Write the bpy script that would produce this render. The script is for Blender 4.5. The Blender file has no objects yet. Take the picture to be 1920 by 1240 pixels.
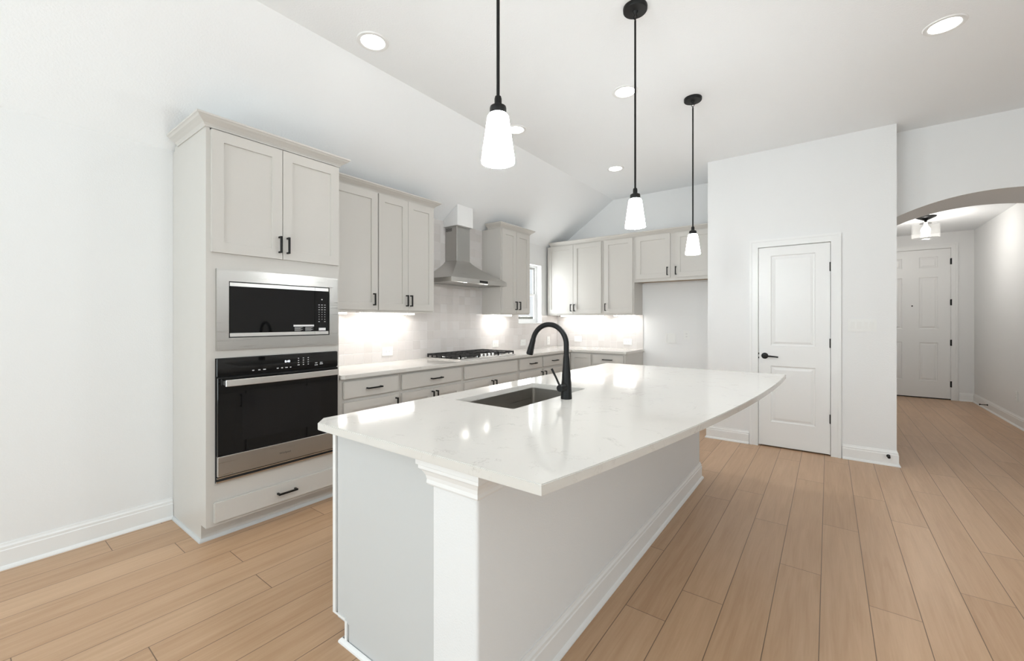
import bpy, bmesh, math, random
from mathutils import Vector, Matrix
random.seed(7)
SC = bpy.context.scene
COL = SC.collection
PI = math.pi

# ------------------------------------------------------------------ camera
FPX = 792.9                      # focal length in pixels of the 1920 px wide frame
YAW = math.atan((1553.35 - 960) / FPX)
cd = bpy.data.cameras.new('camera')
cam = bpy.data.objects.new('camera', cd); COL.objects.link(cam)
cd.sensor_width = 36.0; cd.sensor_fit = 'HORIZONTAL'
cd.lens = 36.0 * FPX / 1920.0
cd.shift_y = -19.7 / 1920.0
cam.location = (0, 0, 1.30)
cam.rotation_euler = (PI / 2, 0, YAW)
cd.clip_start = 0.05; cd.clip_end = 200
SC.camera = cam

# ------------------------------------------------------------------ world, colour
w = bpy.data.worlds.new('world'); SC.world = w; w.use_nodes = True
wn = w.node_tree.nodes; wl = w.node_tree.links
bg = wn['Background']
tc = wn.new('ShaderNodeTexCoord'); sx = wn.new('ShaderNodeSeparateXYZ'); rp = wn.new('ShaderNodeValToRGB')
wl.new(tc.outputs['Generated'], sx.inputs[0]); wl.new(sx.outputs[2], rp.inputs[0]); wl.new(rp.outputs[0], bg.inputs[0])
rp.color_ramp.elements[0].position = 0.0; rp.color_ramp.elements[0].color = (0.95, 0.97, 1.0, 1)
rp.color_ramp.elements[1].position = 0.9; rp.color_ramp.elements[1].color = (0.72, 0.85, 1.0, 1)
bg.inputs[1].default_value = 0.85
SC.view_settings.view_transform = 'Standard'
SC.view_settings.look = 'None'
SC.view_settings.exposure = 0.07
SC.view_settings.gamma = 1.0
SC.view_settings.use_curve_mapping = False

def area(name, loc, rot, sx, sy, power, color=(1, 1, 1), shape='RECTANGLE', spread=PI):
    d = bpy.data.lights.new(name, 'AREA'); d.shape = shape; d.size = sx
    if shape in ('RECTANGLE', 'ELLIPSE'): d.size_y = sy
    d.energy = power; d.color = color; d.spread = spread
    o = bpy.data.objects.new(name, d); COL.objects.link(o); o.location = loc; o.rotation_euler = rot
    return o
# daylight standing in the window openings of the wall behind the camera; the right-hand lamp is added fill
TILT = math.radians(28)          # skylight plus light thrown up by the sunlit ground outside
area('daylight_rear_left', (-1.85, -3.06, 1.28), (PI / 2 + TILT, 0, 0), 2.4, 2.3, 82, (0.83, 0.955, 1.0))
area('daylight_rear_right', (2.0, -3.06, 1.28), (PI / 2 + TILT, 0, 0), 2.3, 2.3, 38, (0.86, 0.965, 1.0))
area('added_fill_right', (4.06, -0.9, 1.45), (PI / 2 + TILT, 0, PI / 2), 2.9, 2.0, 43, (0.86, 0.965, 1.0))  # fill lamp in an invented opening, added to brighten the room
area('daylight_kitchen', (-3.62, 5.04, 1.68), (PI / 2, 0, -PI / 2), 0.55, 0.8, 15, (0.95, 0.98, 1.0))

# ------------------------------------------------------------------ materials
MATS = {}
def new_mat(name):
    m = bpy.data.materials.new(name); m.use_nodes = True
    MATS[name] = m
    return m, m.node_tree.nodes, m.node_tree.links, m.node_tree.nodes['Principled BSDF']
def simple(name, col, rough=0.5, metal=0.0, bump=None, spec=0.5, coat=0.0, var=0.0):
    m, n, l, b = new_mat(name)
    b.inputs['Base Color'].default_value = (*col, 1); b.inputs['Roughness'].default_value = rough
    b.inputs['Metallic'].default_value = metal; b.inputs['Specular IOR Level'].default_value = spec
    b.inputs['Coat Weight'].default_value = coat
    t = n.new('ShaderNodeTexCoord')
    if bump:
        no = n.new('ShaderNodeTexNoise'); no.inputs['Scale'].default_value = bump[0]; no.inputs['Detail'].default_value = 3
        bp = n.new('ShaderNodeBump'); bp.inputs['Strength'].default_value = bump[1]; bp.inputs['Distance'].default_value = bump[2]
        l.new(t.outputs['Object'], no.inputs['Vector']); l.new(no.outputs['Fac'], bp.inputs['Height']); l.new(bp.outputs[0], b.inputs['Normal'])
    if var:
        n2 = n.new('ShaderNodeTexNoise'); n2.inputs['Scale'].default_value = 9; n2.inputs['Detail'].default_value = 4
        mr = n.new('ShaderNodeMapRange'); mr.inputs['To Min'].default_value = rough - var; mr.inputs['To Max'].default_value = rough + var
        l.new(t.outputs['Object'], n2.inputs['Vector']); l.new(n2.outputs['Fac'], mr.inputs['Value']); l.new(mr.outputs[0], b.inputs['Roughness'])
    return m
WALL = simple('wall_paint', (0.83, 0.83, 0.825), 0.75, bump=(150, 0.25, 0.003), spec=0.3)
CEIL = simple('ceiling_paint', (0.915, 0.93, 0.94), 0.8, bump=(90, 0.35, 0.004), spec=0.2)
TEX = simple('orange_peel_paint', (0.79, 0.79, 0.785), 0.7, bump=(170, 0.22, 0.004), spec=0.3)
TRIM = simple('trim_paint', (0.85, 0.85, 0.84), 0.35, var=0.05)
CAB = simple('cabinet_paint', (0.588, 0.564, 0.528), 0.38, var=0.05)
ISL = simple('island_paint', (0.585, 0.595, 0.592), 0.4, var=0.05)
BLK = simple('matte_black_metal', (0.006, 0.006, 0.006), 0.42, spec=0.28, var=0.05)
CAST = simple('cast_iron', (0.012, 0.012, 0.012), 0.5, bump=(300, 0.2, 0.001))
GLB = simple('black_glass', (0.003, 0.003, 0.0035), 0.04, spec=0.5, var=0.01)
DRK = simple('dark_gap', (0.02, 0.02, 0.02), 0.7, var=0.05)
PLA = simple('white_plastic', (0.84, 0.84, 0.82), 0.35, var=0.04)
OVW = simple('oven_inside_glass', (0.006, 0.006, 0.007), 0.12, spec=0.5, var=0.02)
MRK = simple('pale_print', (0.55, 0.55, 0.55), 0.5, var=0.02)
WLB = simple('white_label', (0.78, 0.78, 0.78), 0.5, var=0.02)
LGO = simple('dark_print', (0.06, 0.06, 0.06), 0.4, var=0.02)
WOODU = simple('raw_wood_underside', (0.36, 0.26, 0.17), 0.6, bump=(30, 0.1, 0.002))
FEN = simple('fence_wood', (0.30, 0.29, 0.23), 0.8, bump=(20, 0.3, 0.01))
GRA = simple('lawn', (0.16, 0.22, 0.09), 0.9, bump=(60, 0.5, 0.02))
HND = simple('satin_steel', (0.80, 0.79, 0.77), 0.34, metal=1.0, var=0.04)
CHR = simple('polished_steel', (0.75, 0.74, 0.72), 0.18, metal=1.0, var=0.04)

def steel(name, axis, col=(0.56, 0.55, 0.53), rough=0.30):
    m, n, l, b = new_mat(name)
    b.inputs['Metallic'].default_value = 1.0; b.inputs['Base Color'].default_value = (*col, 1)
    t = n.new('ShaderNodeTexCoord'); mp = n.new('ShaderNodeMapping'); no = n.new('ShaderNodeTexNoise')
    s = [260.0, 260.0, 260.0]; s[axis] = 2.0
    mp.inputs['Scale'].default_value = s; no.inputs['Scale'].default_value = 1.0; no.inputs['Detail'].default_value = 2
    l.new(t.outputs['Object'], mp.inputs[0]); l.new(mp.outputs[0], no.inputs['Vector'])
    mr = n.new('ShaderNodeMapRange'); mr.inputs['To Min'].default_value = rough - 0.08; mr.inputs['To Max'].default_value = rough + 0.1
    l.new(no.outputs['Fac'], mr.inputs['Value']); l.new(mr.outputs[0], b.inputs['Roughness'])
    bp = n.new('ShaderNodeBump'); bp.inputs['Strength'].default_value = 0.06; bp.inputs['Distance'].default_value = 0.001
    l.new(no.outputs['Fac'], bp.inputs['Height']); l.new(bp.outputs[0], b.inputs['Normal'])
    return m
STL = steel('brushed_steel', 1)
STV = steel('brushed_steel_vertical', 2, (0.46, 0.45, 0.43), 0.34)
SNK = steel('sink_steel', 1, (0.46, 0.44, 0.41), 0.30)

def emit(name, col, strength):
    m, n, l, b = new_mat(name)
    b.inputs['Base Color'].default_value = (*col, 1); b.inputs['Emission Color'].default_value = (*col, 1)
    b.inputs['Emission Strength'].default_value = strength
    return m
SHADE = emit('lit_opal_glass', (0.95, 0.99, 1.0), 78.0)
LENS = emit('lit_lens', (1.0, 0.97, 0.92), 12.0)
LED = emit('led_strip', (1.0, 0.97, 0.93), 10.0)
BULB = emit('lit_bulb', (1.0, 0.95, 0.86), 14.0)
DISP = emit('lit_display', (0.85, 0.9, 1.0), 1.6)

def math_node(n, l, op, a, b=None, c=None):
    k = n.new('ShaderNodeMath'); k.operation = op
    for i, v in enumerate((a, b, c)):
        if v is None: continue
        if hasattr(v, 'links'): l.new(v, k.inputs[i])
        else: k.inputs[i].default_value = v
    return k.outputs[0]
def glass(name, tint=(1, 1, 1), gloss=0.12):
    m, n, l, b = new_mat(name); n.remove(b)
    tr = n.new('ShaderNodeBsdfTransparent'); tr.inputs[0].default_value = (*tint, 1)
    gl = n.new('ShaderNodeBsdfGlossy'); gl.inputs['Roughness'].default_value = 0.02
    lw = n.new('ShaderNodeLayerWeight'); lw.inputs['Blend'].default_value = 0.5
    mx = n.new('ShaderNodeMixShader')
    fac = math_node(n, l, 'MULTIPLY_ADD', math_node(n, l, 'POWER', lw.outputs['Facing'], 4.0), 0.5, 0.04)
    l.new(fac, mx.inputs[0]); l.new(tr.outputs[0], mx.inputs[1]); l.new(gl.outputs[0], mx.inputs[2])
    l.new(mx.outputs[0], n['Material Output'].inputs[0])
    return m
PANE = glass('window_pane', (0.97, 0.98, 0.98))
CLR = glass('clear_lamp_glass', (1, 1, 1))
def _seeded():
    n, l = CLR.node_tree.nodes, CLR.node_tree.links
    df = n.new('ShaderNodeBsdfTranslucent'); df.inputs[0].default_value = (0.9, 0.9, 0.88, 1)
    mx = n.new('ShaderNodeMixShader'); mx.inputs[0].default_value = 0.018
    src = n['Material Output'].inputs[0].links[0].from_socket
    l.new(src, mx.inputs[1]); l.new(df.outputs[0], mx.inputs[2]); l.new(mx.outputs[0], n['Material Output'].inputs[0])
_seeded()

def floor_mat():
    m, n, l, b = new_mat('oak_planks')
    PW, X0, PL = 0.1777, -0.741, 1.51
    joints = {0: 1.856, -1: 2.42, 1: 2.12, 2: 3.177, 3: 2.665, 4: 3.343, 5: 2.514, 6: 3.667, 7: 2.89, 8: 3.475, 9: 4.757,
              -13: 0.796, -8: 0.48, -10: 0.147, -12: 1.51, -11: 0.953}
    t = n.new('ShaderNodeTexCoord'); s = n.new('ShaderNodeSeparateXYZ'); l.new(t.outputs['Object'], s.inputs[0])
    M = lambda op, a, b_=None, c=None: math_node(n, l, op, a, b_, c)
    px = M('DIVIDE', M('SUBTRACT', s.outputs[0], X0), PW)
    idx = M('FLOOR', px); fx = M('FRACT', px)
    # measured joint offsets per plank row, others random: stored in stepped ramps
    ramp = n.new('ShaderNodeValToRGB'); ramp.color_ramp.interpolation = 'CONSTANT'
    rr = random.Random(3); K0, NK = -17, 32
    prev = None
    for i in range(NK):
        k = K0 + i
        off = (joints[k] % PL) / PL if k in joints else rr.random()
        e = ramp.color_ramp.elements[i] if i < 2 else ramp.color_ramp.elements.new(i / NK)
        e.position = i / NK; e.color = (off, off, off, 1)
    l.new(M('DIVIDE', M('ADD', M('SUBTRACT', idx, K0), 0.5), NK), ramp.inputs[0])
    py = M('SUBTRACT', M('DIVIDE', s.outputs[1], PL), ramp.outputs[0])
    iy = M('FLOOR', py); fy = M('FRACT', py)
    # seams
    gx = M('MINIMUM', fx, M('SUBTRACT', 1.0, fx)); gy = M('MINIMUM', fy, M('SUBTRACT', 1.0, fy))
    dx = M('MULTIPLY', gx, PW); dy = M('MULTIPLY', gy, PL)
    d = M('MINIMUM', dx, dy)
    seam = n.new('ShaderNodeMapRange'); seam.interpolation_type = 'SMOOTHSTEP'
    seam.inputs['From Min'].default_value = 0.0006; seam.inputs['From Max'].default_value = 0.0026
    l.new(d, seam.inputs['Value'])
    wn_ = n.new('ShaderNodeTexWhiteNoise'); wn_.noise_dimensions = '2D'
    cv = n.new('ShaderNodeCombineXYZ'); l.new(idx, cv.inputs[0]); l.new(iy, cv.inputs[1]); l.new(cv.outputs[0], wn_.inputs['Vector'])
    # grain, shifted per board
    mp = n.new('ShaderNodeVectorMath'); mp.operation = 'MULTIPLY'; mp.inputs[1].default_value = (26, 1.6, 1)
    l.new(t.outputs['Object'], mp.inputs[0])
    ad = n.new('ShaderNodeVectorMath'); ad.operation = 'ADD'; l.new(mp.outputs[0], ad.inputs[0])
    sc_ = n.new('ShaderNodeVectorMath'); sc_.operation = 'SCALE'; sc_.inputs['Scale'].default_value = 40; l.new(wn_.outputs['Color'], sc_.inputs[0]); l.new(sc_.outputs[0], ad.inputs[1])
    g1 = n.new('ShaderNodeTexNoise'); g1.inputs['Scale'].default_value = 1.0; g1.inputs['Detail'].default_value = 6; g1.inputs['Roughness'].default_value = 0.6; g1.inputs['Distortion'].default_value = 0.6
    l.new(ad.outputs[0], g1.inputs['Vector'])
    mp2 = n.new('ShaderNodeVectorMath'); mp2.operation = 'MULTIPLY'; mp2.inputs[1].default_value = (140, 4, 1); l.new(t.outputs['Object'], mp2.inputs[0])
    g2 = n.new('ShaderNodeTexNoise'); g2.inputs['Scale'].default_value = 1.0; g2.inputs['Detail'].default_value = 3; l.new(mp2.outputs[0], g2.inputs['Vector'])
    r1 = n.new('ShaderNodeValToRGB')
    e = r1.color_ramp.elements
    e[0].position = 0.28; e[0].color = (0.435, 0.264, 0.150, 1)
    e[1].position = 0.72; e[1].color = (0.600, 0.398, 0.250, 1)
    k = e.new(0.5); k.color = (0.522, 0.336, 0.203, 1)
    mixv = M('ADD', M('MULTIPLY', g1.outputs['Fac'], 0.62), M('MULTIPLY', g2.outputs['Fac'], 0.22))
    mixv = M('ADD', mixv, M('MULTIPLY', wn_.outputs['Value'], 0.17))
    l.new(mixv, r1.inputs[0])
    mx = n.new('ShaderNodeMix'); mx.data_type = 'RGBA'
    mx.inputs[6].default_value = (0.16, 0.10, 0.06, 1)
    l.new(seam.outputs[0], mx.inputs[0]); l.new(r1.outputs[0], mx.inputs[7]); l.new(mx.outputs[2], b.inputs['Base Color'])
    b.inputs['Roughness'].default_value = 0.36; b.inputs['Specular IOR Level'].default_value = 0.42
    bp = n.new('ShaderNodeBump'); bp.inputs['Strength'].default_value = 0.3; bp.inputs['Distance'].default_value = 0.002
    l.new(M('ADD', seam.outputs[0], M('MULTIPLY', g2.outputs['Fac'], 0.08)), bp.inputs['Height']); l.new(bp.outputs[0], b.inputs['Normal'])
    return m
OAK = floor_mat()

def quartz_mat():
    m, n, l, b = new_mat('white_quartz')
    t = n.new('ShaderNodeTexCoord')
    no = n.new('ShaderNodeTexNoise'); no.inputs['Scale'].default_value = 3.2; no.inputs['Detail'].default_value = 9; no.inputs['Roughness'].default_value = 0.68; no.inputs['Distortion'].default_value = 1.3
    l.new(t.outputs['Object'], no.inputs['Vector'])
    a = math_node(n, l, 'ABSOLUTE', math_node(n, l, 'SUBTRACT', no.outputs['Fac'], 0.5))
    mr = n.new('ShaderNodeMapRange'); mr.inputs['From Max'].default_value = 0.012; l.new(a, mr.inputs['Value'])
    n2 = n.new('ShaderNodeTexNoise'); n2.inputs['Scale'].default_value = 11; n2.inputs['Detail'].default_value = 4; l.new(t.outputs['Object'], n2.inputs['Vector'])
    mask = n.new('ShaderNodeMapRange'); mask.inputs['From Min'].default_value = 0.50; mask.inputs['From Max'].default_value = 0.66; l.new(n2.outputs['Fac'], mask.inputs['Value'])
    vein = math_node(n, l, 'MULTIPLY', math_node(n, l, 'SUBTRACT', 1.0, mr.outputs[0]), mask.outputs[0])
    mx = n.new('ShaderNodeMix'); mx.data_type = 'RGBA'
    mx.inputs[6].default_value = (0.68, 0.655, 0.615, 1); mx.inputs[7].default_value = (0.47, 0.44, 0.41, 1)
    l.new(math_node(n, l, 'MULTIPLY', vein, 0.8), mx.inputs[0]); l.new(mx.outputs[2], b.inputs['Base Color'])
    b.inputs['Roughness'].default_value = 0.09; b.inputs['Specular IOR Level'].default_value = 0.55
    return m
QTZ = quartz_mat()

def tile_mat(name, axes, z0, pitch=0.097):
    m, n, l, b = new_mat(name)
    t = n.new('ShaderNodeTexCoord'); s = n.new('ShaderNodeSeparateXYZ'); l.new(t.outputs['Object'], s.inputs[0])
    M = lambda op, a, b_=None, c=None: math_node(n, l, op, a, b_, c)
    pu = M('DIVIDE', M('ADD', s.outputs[axes], 10.012), pitch); pv = M('DIVIDE', M('ADD', M('SUBTRACT', s.outputs[2], z0), 20 * pitch), pitch)
    iu, fu, iv, fv = M('FLOOR', pu), M('FRACT', pu), M('FLOOR', pv), M('FRACT', pv)
    d = M('MULTIPLY', M('MINIMUM', M('MINIMUM', fu, M('SUBTRACT', 1.0, fu)), M('MINIMUM', fv, M('SUBTRACT', 1.0, fv))), pitch)
    gr = n.new('ShaderNodeMapRange'); gr.interpolation_type = 'SMOOTHSTEP'; gr.inputs['From Min'].default_value = 0.0007; gr.inputs['From Max'].default_value = 0.0024; l.new(d, gr.inputs['Value'])
    cv = n.new('ShaderNodeCombineXYZ'); l.new(iu, cv.inputs[0]); l.new(iv, cv.inputs[1])
    wn_ = n.new('ShaderNodeTexWhiteNoise'); wn_.noise_dimensions = '2D'; l.new(cv.outputs[0], wn_.inputs['Vector'])
    r = n.new('ShaderNodeValToRGB'); e = r.color_ramp.elements
    e[0].color = (0.63, 0.595, 0.57, 1); e[1].color = (0.71, 0.685, 0.67, 1); k = e.new(0.5); k.color = (0.675, 0.64, 0.62, 1)
    no = n.new('ShaderNodeTexNoise'); no.inputs['Scale'].default_value = 14; no.inputs['Detail'].default_value = 3; l.new(t.outputs['Object'], no.inputs['Vector'])
    l.new(M('ADD', M('MULTIPLY', wn_.outputs['Value'], 0.75), M('MULTIPLY', no.outputs['Fac'], 0.25)), r.inputs[0])
    mx = n.new('ShaderNodeMix'); mx.data_type = 'RGBA'; mx.inputs[6].default_value = (0.76, 0.74, 0.72, 1)
    l.new(gr.outputs[0], mx.inputs[0]); l.new(r.outputs[0], mx.inputs[7]); l.new(mx.outputs[2], b.inputs['Base Color'])
    b.inputs['Roughness'].default_value = 0.16
    # every tile tips a little its own way
    sw = n.new('ShaderNodeSeparateColor'); l.new(wn_.outputs['Color'], sw.inputs[0])
    tilt = M('ADD', M('MULTIPLY', fu, M('SUBTRACT', sw.outputs[0], 0.5)), M('MULTIPLY', fv, M('SUBTRACT', sw.outputs[1], 0.5)))
    h = M('ADD', M('MULTIPLY', tilt, 0.0022), M('ADD', M('MULTIPLY', gr.outputs[0], 0.0012), M('MULTIPLY', no.outputs['Fac'], 0.0012)))
    bp = n.new('ShaderNodeBump'); bp.inputs['Strength'].default_value = 0.9; bp.inputs['Distance'].default_value = 1.0
    l.new(h, bp.inputs['Height']); l.new(bp.outputs[0], b.inputs['Normal'])
    return m

# ------------------------------------------------------------------ geometry helpers (everything is given in world coordinates)
GAP = 0.0016
def F_left(u, d, z): return (XW + max(d, GAP), u, z)          # cabinets on the left wall: u runs along y, d out of the wall
def F_back(u, d, z): return (u, YB - max(d, GAP), z)          # on the back wall
XW, YB, ZC, HC = -3.45, 5.80, 0.895, 3.045
FACE_L = 0.59                                         # depth of base and tall cabinets
def ident(x, y, z): return (x, y, z)
def box(bm, a, b, F=ident):
    v = [bm.verts.new(F(x, y, z)) for x in (a[0], b[0]) for y in (a[1], b[1]) for z in (a[2], b[2])]
    for f in ((0, 1, 3, 2), (4, 6, 7, 5), (0, 4, 5, 1), (2, 3, 7, 6), (0, 2, 6, 4), (1, 5, 7, 3)):
        bm.faces.new([v[i] for i in f])
def prism(bm, pts, fa, fb):
    """extrude a polygon: fa / fb map each 2D point to the two ends"""
    A = [bm.verts.new(fa(*p)) for p in pts]; B = [bm.verts.new(fb(*p)) for p in pts]
    bm.faces.new(A); bm.faces.new(B[::-1])
    for i in range(len(pts)):
        j = (i + 1) % len(pts); bm.faces.new([A[i], A[j], B[j], B[i]])
def bev(bm, w, seg=2, ang=0.6):
    bmesh.ops.recalc_face_normals(bm, faces=bm.faces)
    es = [e for e in bm.edges if len(e.link_faces) == 2 and e.calc_face_angle(0) > ang]
    bmesh.ops.bevel(bm, geom=es, offset=w, segments=seg, affect='EDGES', clamp_overlap=True)
def lathe(bm, prof, c, seg=40, axis=2):
    """prof: (r, h) along axis from point c"""
    rings = []
    for r, h in prof:
        if r < 1e-5:
            p = [0, 0, 0]; p[axis] = h; rings.append([bm.verts.new(Vector(c) + Vector(p))])
        else:
            R = []
            for i in range(seg):
                a = 2 * PI * i / seg; p = [0, 0, 0]
                p[(axis + 1) % 3] = r * math.cos(a); p[(axis + 2) % 3] = r * math.sin(a); p[axis] = h
                R.append(bm.verts.new(Vector(c) + Vector(p)))
            rings.append(R)
    for A, B in zip(rings, rings[1:]):
        if len(A) == 1 and len(B) == 1: continue
        for i in range(seg):
            j = (i + 1) % seg
            if len(A) == 1: bm.faces.new([A[0], B[i], B[j]])
            elif len(B) == 1: bm.faces.new([A[i], A[j], B[0]])
            else: bm.faces.new([A[i], A[j], B[j], B[i]])
def tube(bm, pts, rad, seg=16, cap=True):
    pts = [Vector(p) for p in pts]; rad = rad if isinstance(rad, (list, tuple)) else [rad] * len(pts)
    rings = []; up = None
    for i, p in enumerate(pts):
        t = (pts[min(i + 1, len(pts) - 1)] - pts[max(i - 1, 0)]).normalized()
        if up is None: up = t.orthogonal().normalized()
        up = (up - t * up.dot(t)).normalized(); s = t.cross(up)
        rings.append([bm.verts.new(p + (up * math.cos(2 * PI * k / seg) + s * math.sin(2 * PI * k / seg)) * rad[i]) for k in range(seg)])
    for A, B in zip(rings, rings[1:]):
        for k in range(seg):
            j = (k + 1) % seg; bm.faces.new([A[k], A[j], B[j], B[k]])
    if cap: bm.faces.new(rings[0][::-1]); bm.faces.new(rings[-1])
def sweep(bm, path, prof, z0=0.0):
    """moulding: prof (out, up) swept along a horizontal path; out is to the right of the path, corners mitred"""
    P = [Vector(p) for p in path]; rows = []
    for i, p in enumerate(P):
        ns = []
        if i > 0: d = (P[i] - P[i - 1]).normalized(); ns.append(Vector((d.y, -d.x)))
        if i < len(P) - 1: d = (P[i + 1] - P[i]).normalized(); ns.append(Vector((d.y, -d.x)))
        if len(ns) == 1: mdir = ns[0]
        else: mdir = (ns[0] + ns[1]) / (1 + ns[0].dot(ns[1]))
        rows.append([bm.verts.new((p.x + mdir.x * o, p.y + mdir.y * o, z0 + h)) for o, h in prof])
    n = len(prof)
    for A, B in zip(rows, rows[1:]):
        for k in range(n):
            j = (k + 1) % n; bm.faces.new([A[k], A[j], B[j], B[k]])
    bm.faces.new(rows[0]); bm.faces.new(rows[-1][::-1])
def front(bm, F, us, zs, cells, d1, th, loops):
    """door leaf in the u-z plane: grid us x zs, the cells named are sunk panels shaped by loops of (inset, depth)"""
    V = lambda u, z, d: bm.verts.new(F(u, d, z))
    for i in range(len(us) - 1):
        for j in range(len(zs) - 1):
            a, b, c, e = us[i], us[i + 1], zs[j], zs[j + 1]
            if (i, j) in cells:
                prev = None
                for ins, dep in loops:
                    q = [V(a + ins, c + ins, d1 - dep), V(b - ins, c + ins, d1 - dep), V(b - ins, e - ins, d1 - dep), V(a + ins, e - ins, d1 - dep)]
                    if prev:
                        for k in range(4): bm.faces.new([prev[k], prev[(k + 1) % 4], q[(k + 1) % 4], q[k]])
                    prev = q
                bm.faces.new(prev)
            else:
                bm.faces.new([V(a, c, d1), V(b, c, d1), V(b, e, d1), V(a, e, d1)])
    a, b, c, e = us[0], us[-1], zs[0], zs[-1]; d0 = d1 - th
    f = [(a, c), (b, c), (b, e), (a, e)]
    for k in range(4):
        p, q = f[k], f[(k + 1) % 4]
        bm.faces.new([V(p[0], p[1], d0), V(q[0], q[1], d0), V(q[0], q[1], d1), V(p[0], p[1], d1)])
    bm.faces.new([V(x, y, d0) for x, y in f])
    bmesh.ops.remove_doubles(bm, verts=bm.verts, dist=1e-5)

def mk(name, bm, mat, parent=None, smooth=None, label=None):
    """link a bmesh as one object; a child's vertices are stored relative to its thing's base"""
    bmesh.ops.recalc_face_normals(bm, faces=bm.faces)
    o0 = Vector((0, 0, 0))
    if parent is not None:
        r = parent
        while r.parent: r = r.parent
        o0 = Vector(r.location)
        bmesh.ops.translate(bm, verts=bm.verts, vec=-o0)
    me = bpy.data.meshes.new(name); bm.to_mesh(me); bm.free()
    me.materials.append(mat)
    o = bpy.data.objects.new(name, me); COL.objects.link(o)
    if parent is not None: o.parent = parent
    if smooth:
        for p in me.polygons: p.use_smooth = True
        me.set_sharp_from_angle(angle=smooth)
    if label: o['label'] = label
    return o
def thing(name, label, cat, loc, group=None):
    o = bpy.data.objects.new(name, None); COL.objects.link(o); o.location = loc
    o.empty_display_size = 0.1
    o['label'] = label; o['category'] = cat
    if group: o['group'] = group
    return o
def tag(o, label, cat, group=None):
    """one-mesh thing: move its origin to its base"""
    vs = [v.co for v in o.data.vertices]
    c = Vector(((min(v.x for v in vs) + max(v.x for v in vs)) / 2, (min(v.y for v in vs) + max(v.y for v in vs)) / 2, min(v.z for v in vs)))
    o.data.transform(Matrix.Translation(-c)); o.location = c
    o['label'] = label; o['category'] = cat
    if group: o['group'] = group
    return o
def struct(o): o['kind'] = 'structure'; return o
def copy_tree(root, loc, label):
    r = root.copy(); COL.objects.link(r); r.location = loc; r['label'] = label
    def rec(src, dst):
        for ch in list(src.children):
            c = ch.copy(); COL.objects.link(c); c.parent = dst; rec(ch, c)
    rec(root, r)
    return r
B = bmesh.new
SM = math.radians(35)

# ------------------------------------------------------------------ room shell
bm = B(); box(bm, (-3.6, -3.15, -0.1), (4.15, 9.95, 0)); struct(mk('floor', bm, OAK))
XS = -2.50                                            # where the sloped ceiling meets the flat one
bm = B()
k = (HC - 2.41) / (XS - XW); zo = 2.41 - 0.12 * k
prism(bm, [(XW - 0.12, zo), (XS, HC), (XS, HC + 0.15), (XS - 0.08, HC + 0.15), (XW - 0.12, zo + 0.18)],
      lambda x, z: (x, -3.15, z), lambda x, z: (x, YB + 0.1, z))
struct(mk('ceiling_slope', bm, CEIL))
bm = B(); box(bm, (XS, -3.15, HC), (4.1, YB + 0.1, HC + 0.15)); struct(mk('ceiling', bm, CEIL))
def wall_holes(bm, u0, u1, z0, z1, holes, F):
    """slab 0..0.12 with rectangular holes (ua,ub,za,zb), side by side along u"""
    cur = u0
    for a, b, c, d in sorted(holes):
        box(bm, (cur, 0, z0), (a, 0.12, z1), F)
        if c > z0: box(bm, (a, 0, z0), (b, 0.12, c), F)
        box(bm, (a, 0, d), (b, 0.12, z1), F); cur = b
    box(bm, (cur, 0, z0), (u1, 0.12, z1), F)
WY0, WY1, WZ0, WZ1 = 4.75, 5.345, 1.25, 2.11
bm = B(); wall_holes(bm, -3.15, YB + 0.1, 0, 2.41, [(WY0, WY1, WZ0, WZ1)], lambda u, d, z: (XW - d, u, z)); struct(mk('wall_left', bm, WALL))
bm = B()
pts = [(XW, 0), (0.385, 0), (0.385, HC), (XS, HC), (XW, 2.41)]
prism(bm, pts, lambda x, z: (x, YB, z), lambda x, z: (x, YB + 0.1, z)); struct(mk('wall_back', bm, WALL))
PY, PX0, PX1 = 5.05, -1.07, 0.485
DX0, DX1, DZ = -0.590, 0.024, 2.052
bm = B()
wall_holes(bm, PX0, PX1, 0, HC, [(DX0, DX1, 0, DZ)], lambda u, d, z: (u, PY + d, z))
box(bm, (PX0, PY + 0.12, 0), (PX0 + 0.1, YB, HC)); box(bm, (PX1 - 0.1, PY + 0.12, 0), (PX1, 5.95, HC))
struct(mk('wall_pantry', bm, WALL))
bm = B()
R = 1.5; xc = 1.15; arc = []
for i in range(33):
    x = PX1 + (1.85 - PX1) * i / 32; arc.append((x, 2.405 - R + math.sqrt(R * R - (x - xc) ** 2)))
prism(bm, [(PX1, HC)] + arc + [(1.85, 0), (4.0, 0), (4.0, HC)], lambda x, z: (x, 5.30, z), lambda x, z: (x, 5.95, z))
struct(mk('wall_arch', bm, WALL))
EY, EZ = 9.75, 2.73
bm = B(); box(bm, (1.85, 5.95, 0), (1.97, EY, EZ)); struct(mk('wall_entry_right', bm, WALL))
bm = B(); box(bm, (PX1 - 0.12, 5.95, 0), (PX1, EY, EZ)); struct(mk('wall_entry_left', bm, WALL))
FX0, FX1, FZ = 0.675, 1.595, 2.475
bm = B(); wall_holes(bm, PX1 - 0.12, 1.97, 0, EZ, [(FX0, FX1, 0, FZ)], lambda u, d, z: (u, EY + d, z)); struct(mk('wall_entry_end', bm, WALL))
bm = B(); box(bm, (PX1 - 0.12, 5.95, EZ), (1.97, EY + 0.12, EZ + 0.1)); struct(mk('ceiling_entry', bm, CEIL))
bm = B(); wall_holes(bm, XW - 0.12, 4.12, 0, HC, [(-3.1, -0.6, 0.08, 2.48), (0.8, 3.2, 0.08, 2.48)], lambda u, d, z: (u, -3.0 - d, z)); struct(mk('wall_rear', bm, WALL))
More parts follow.
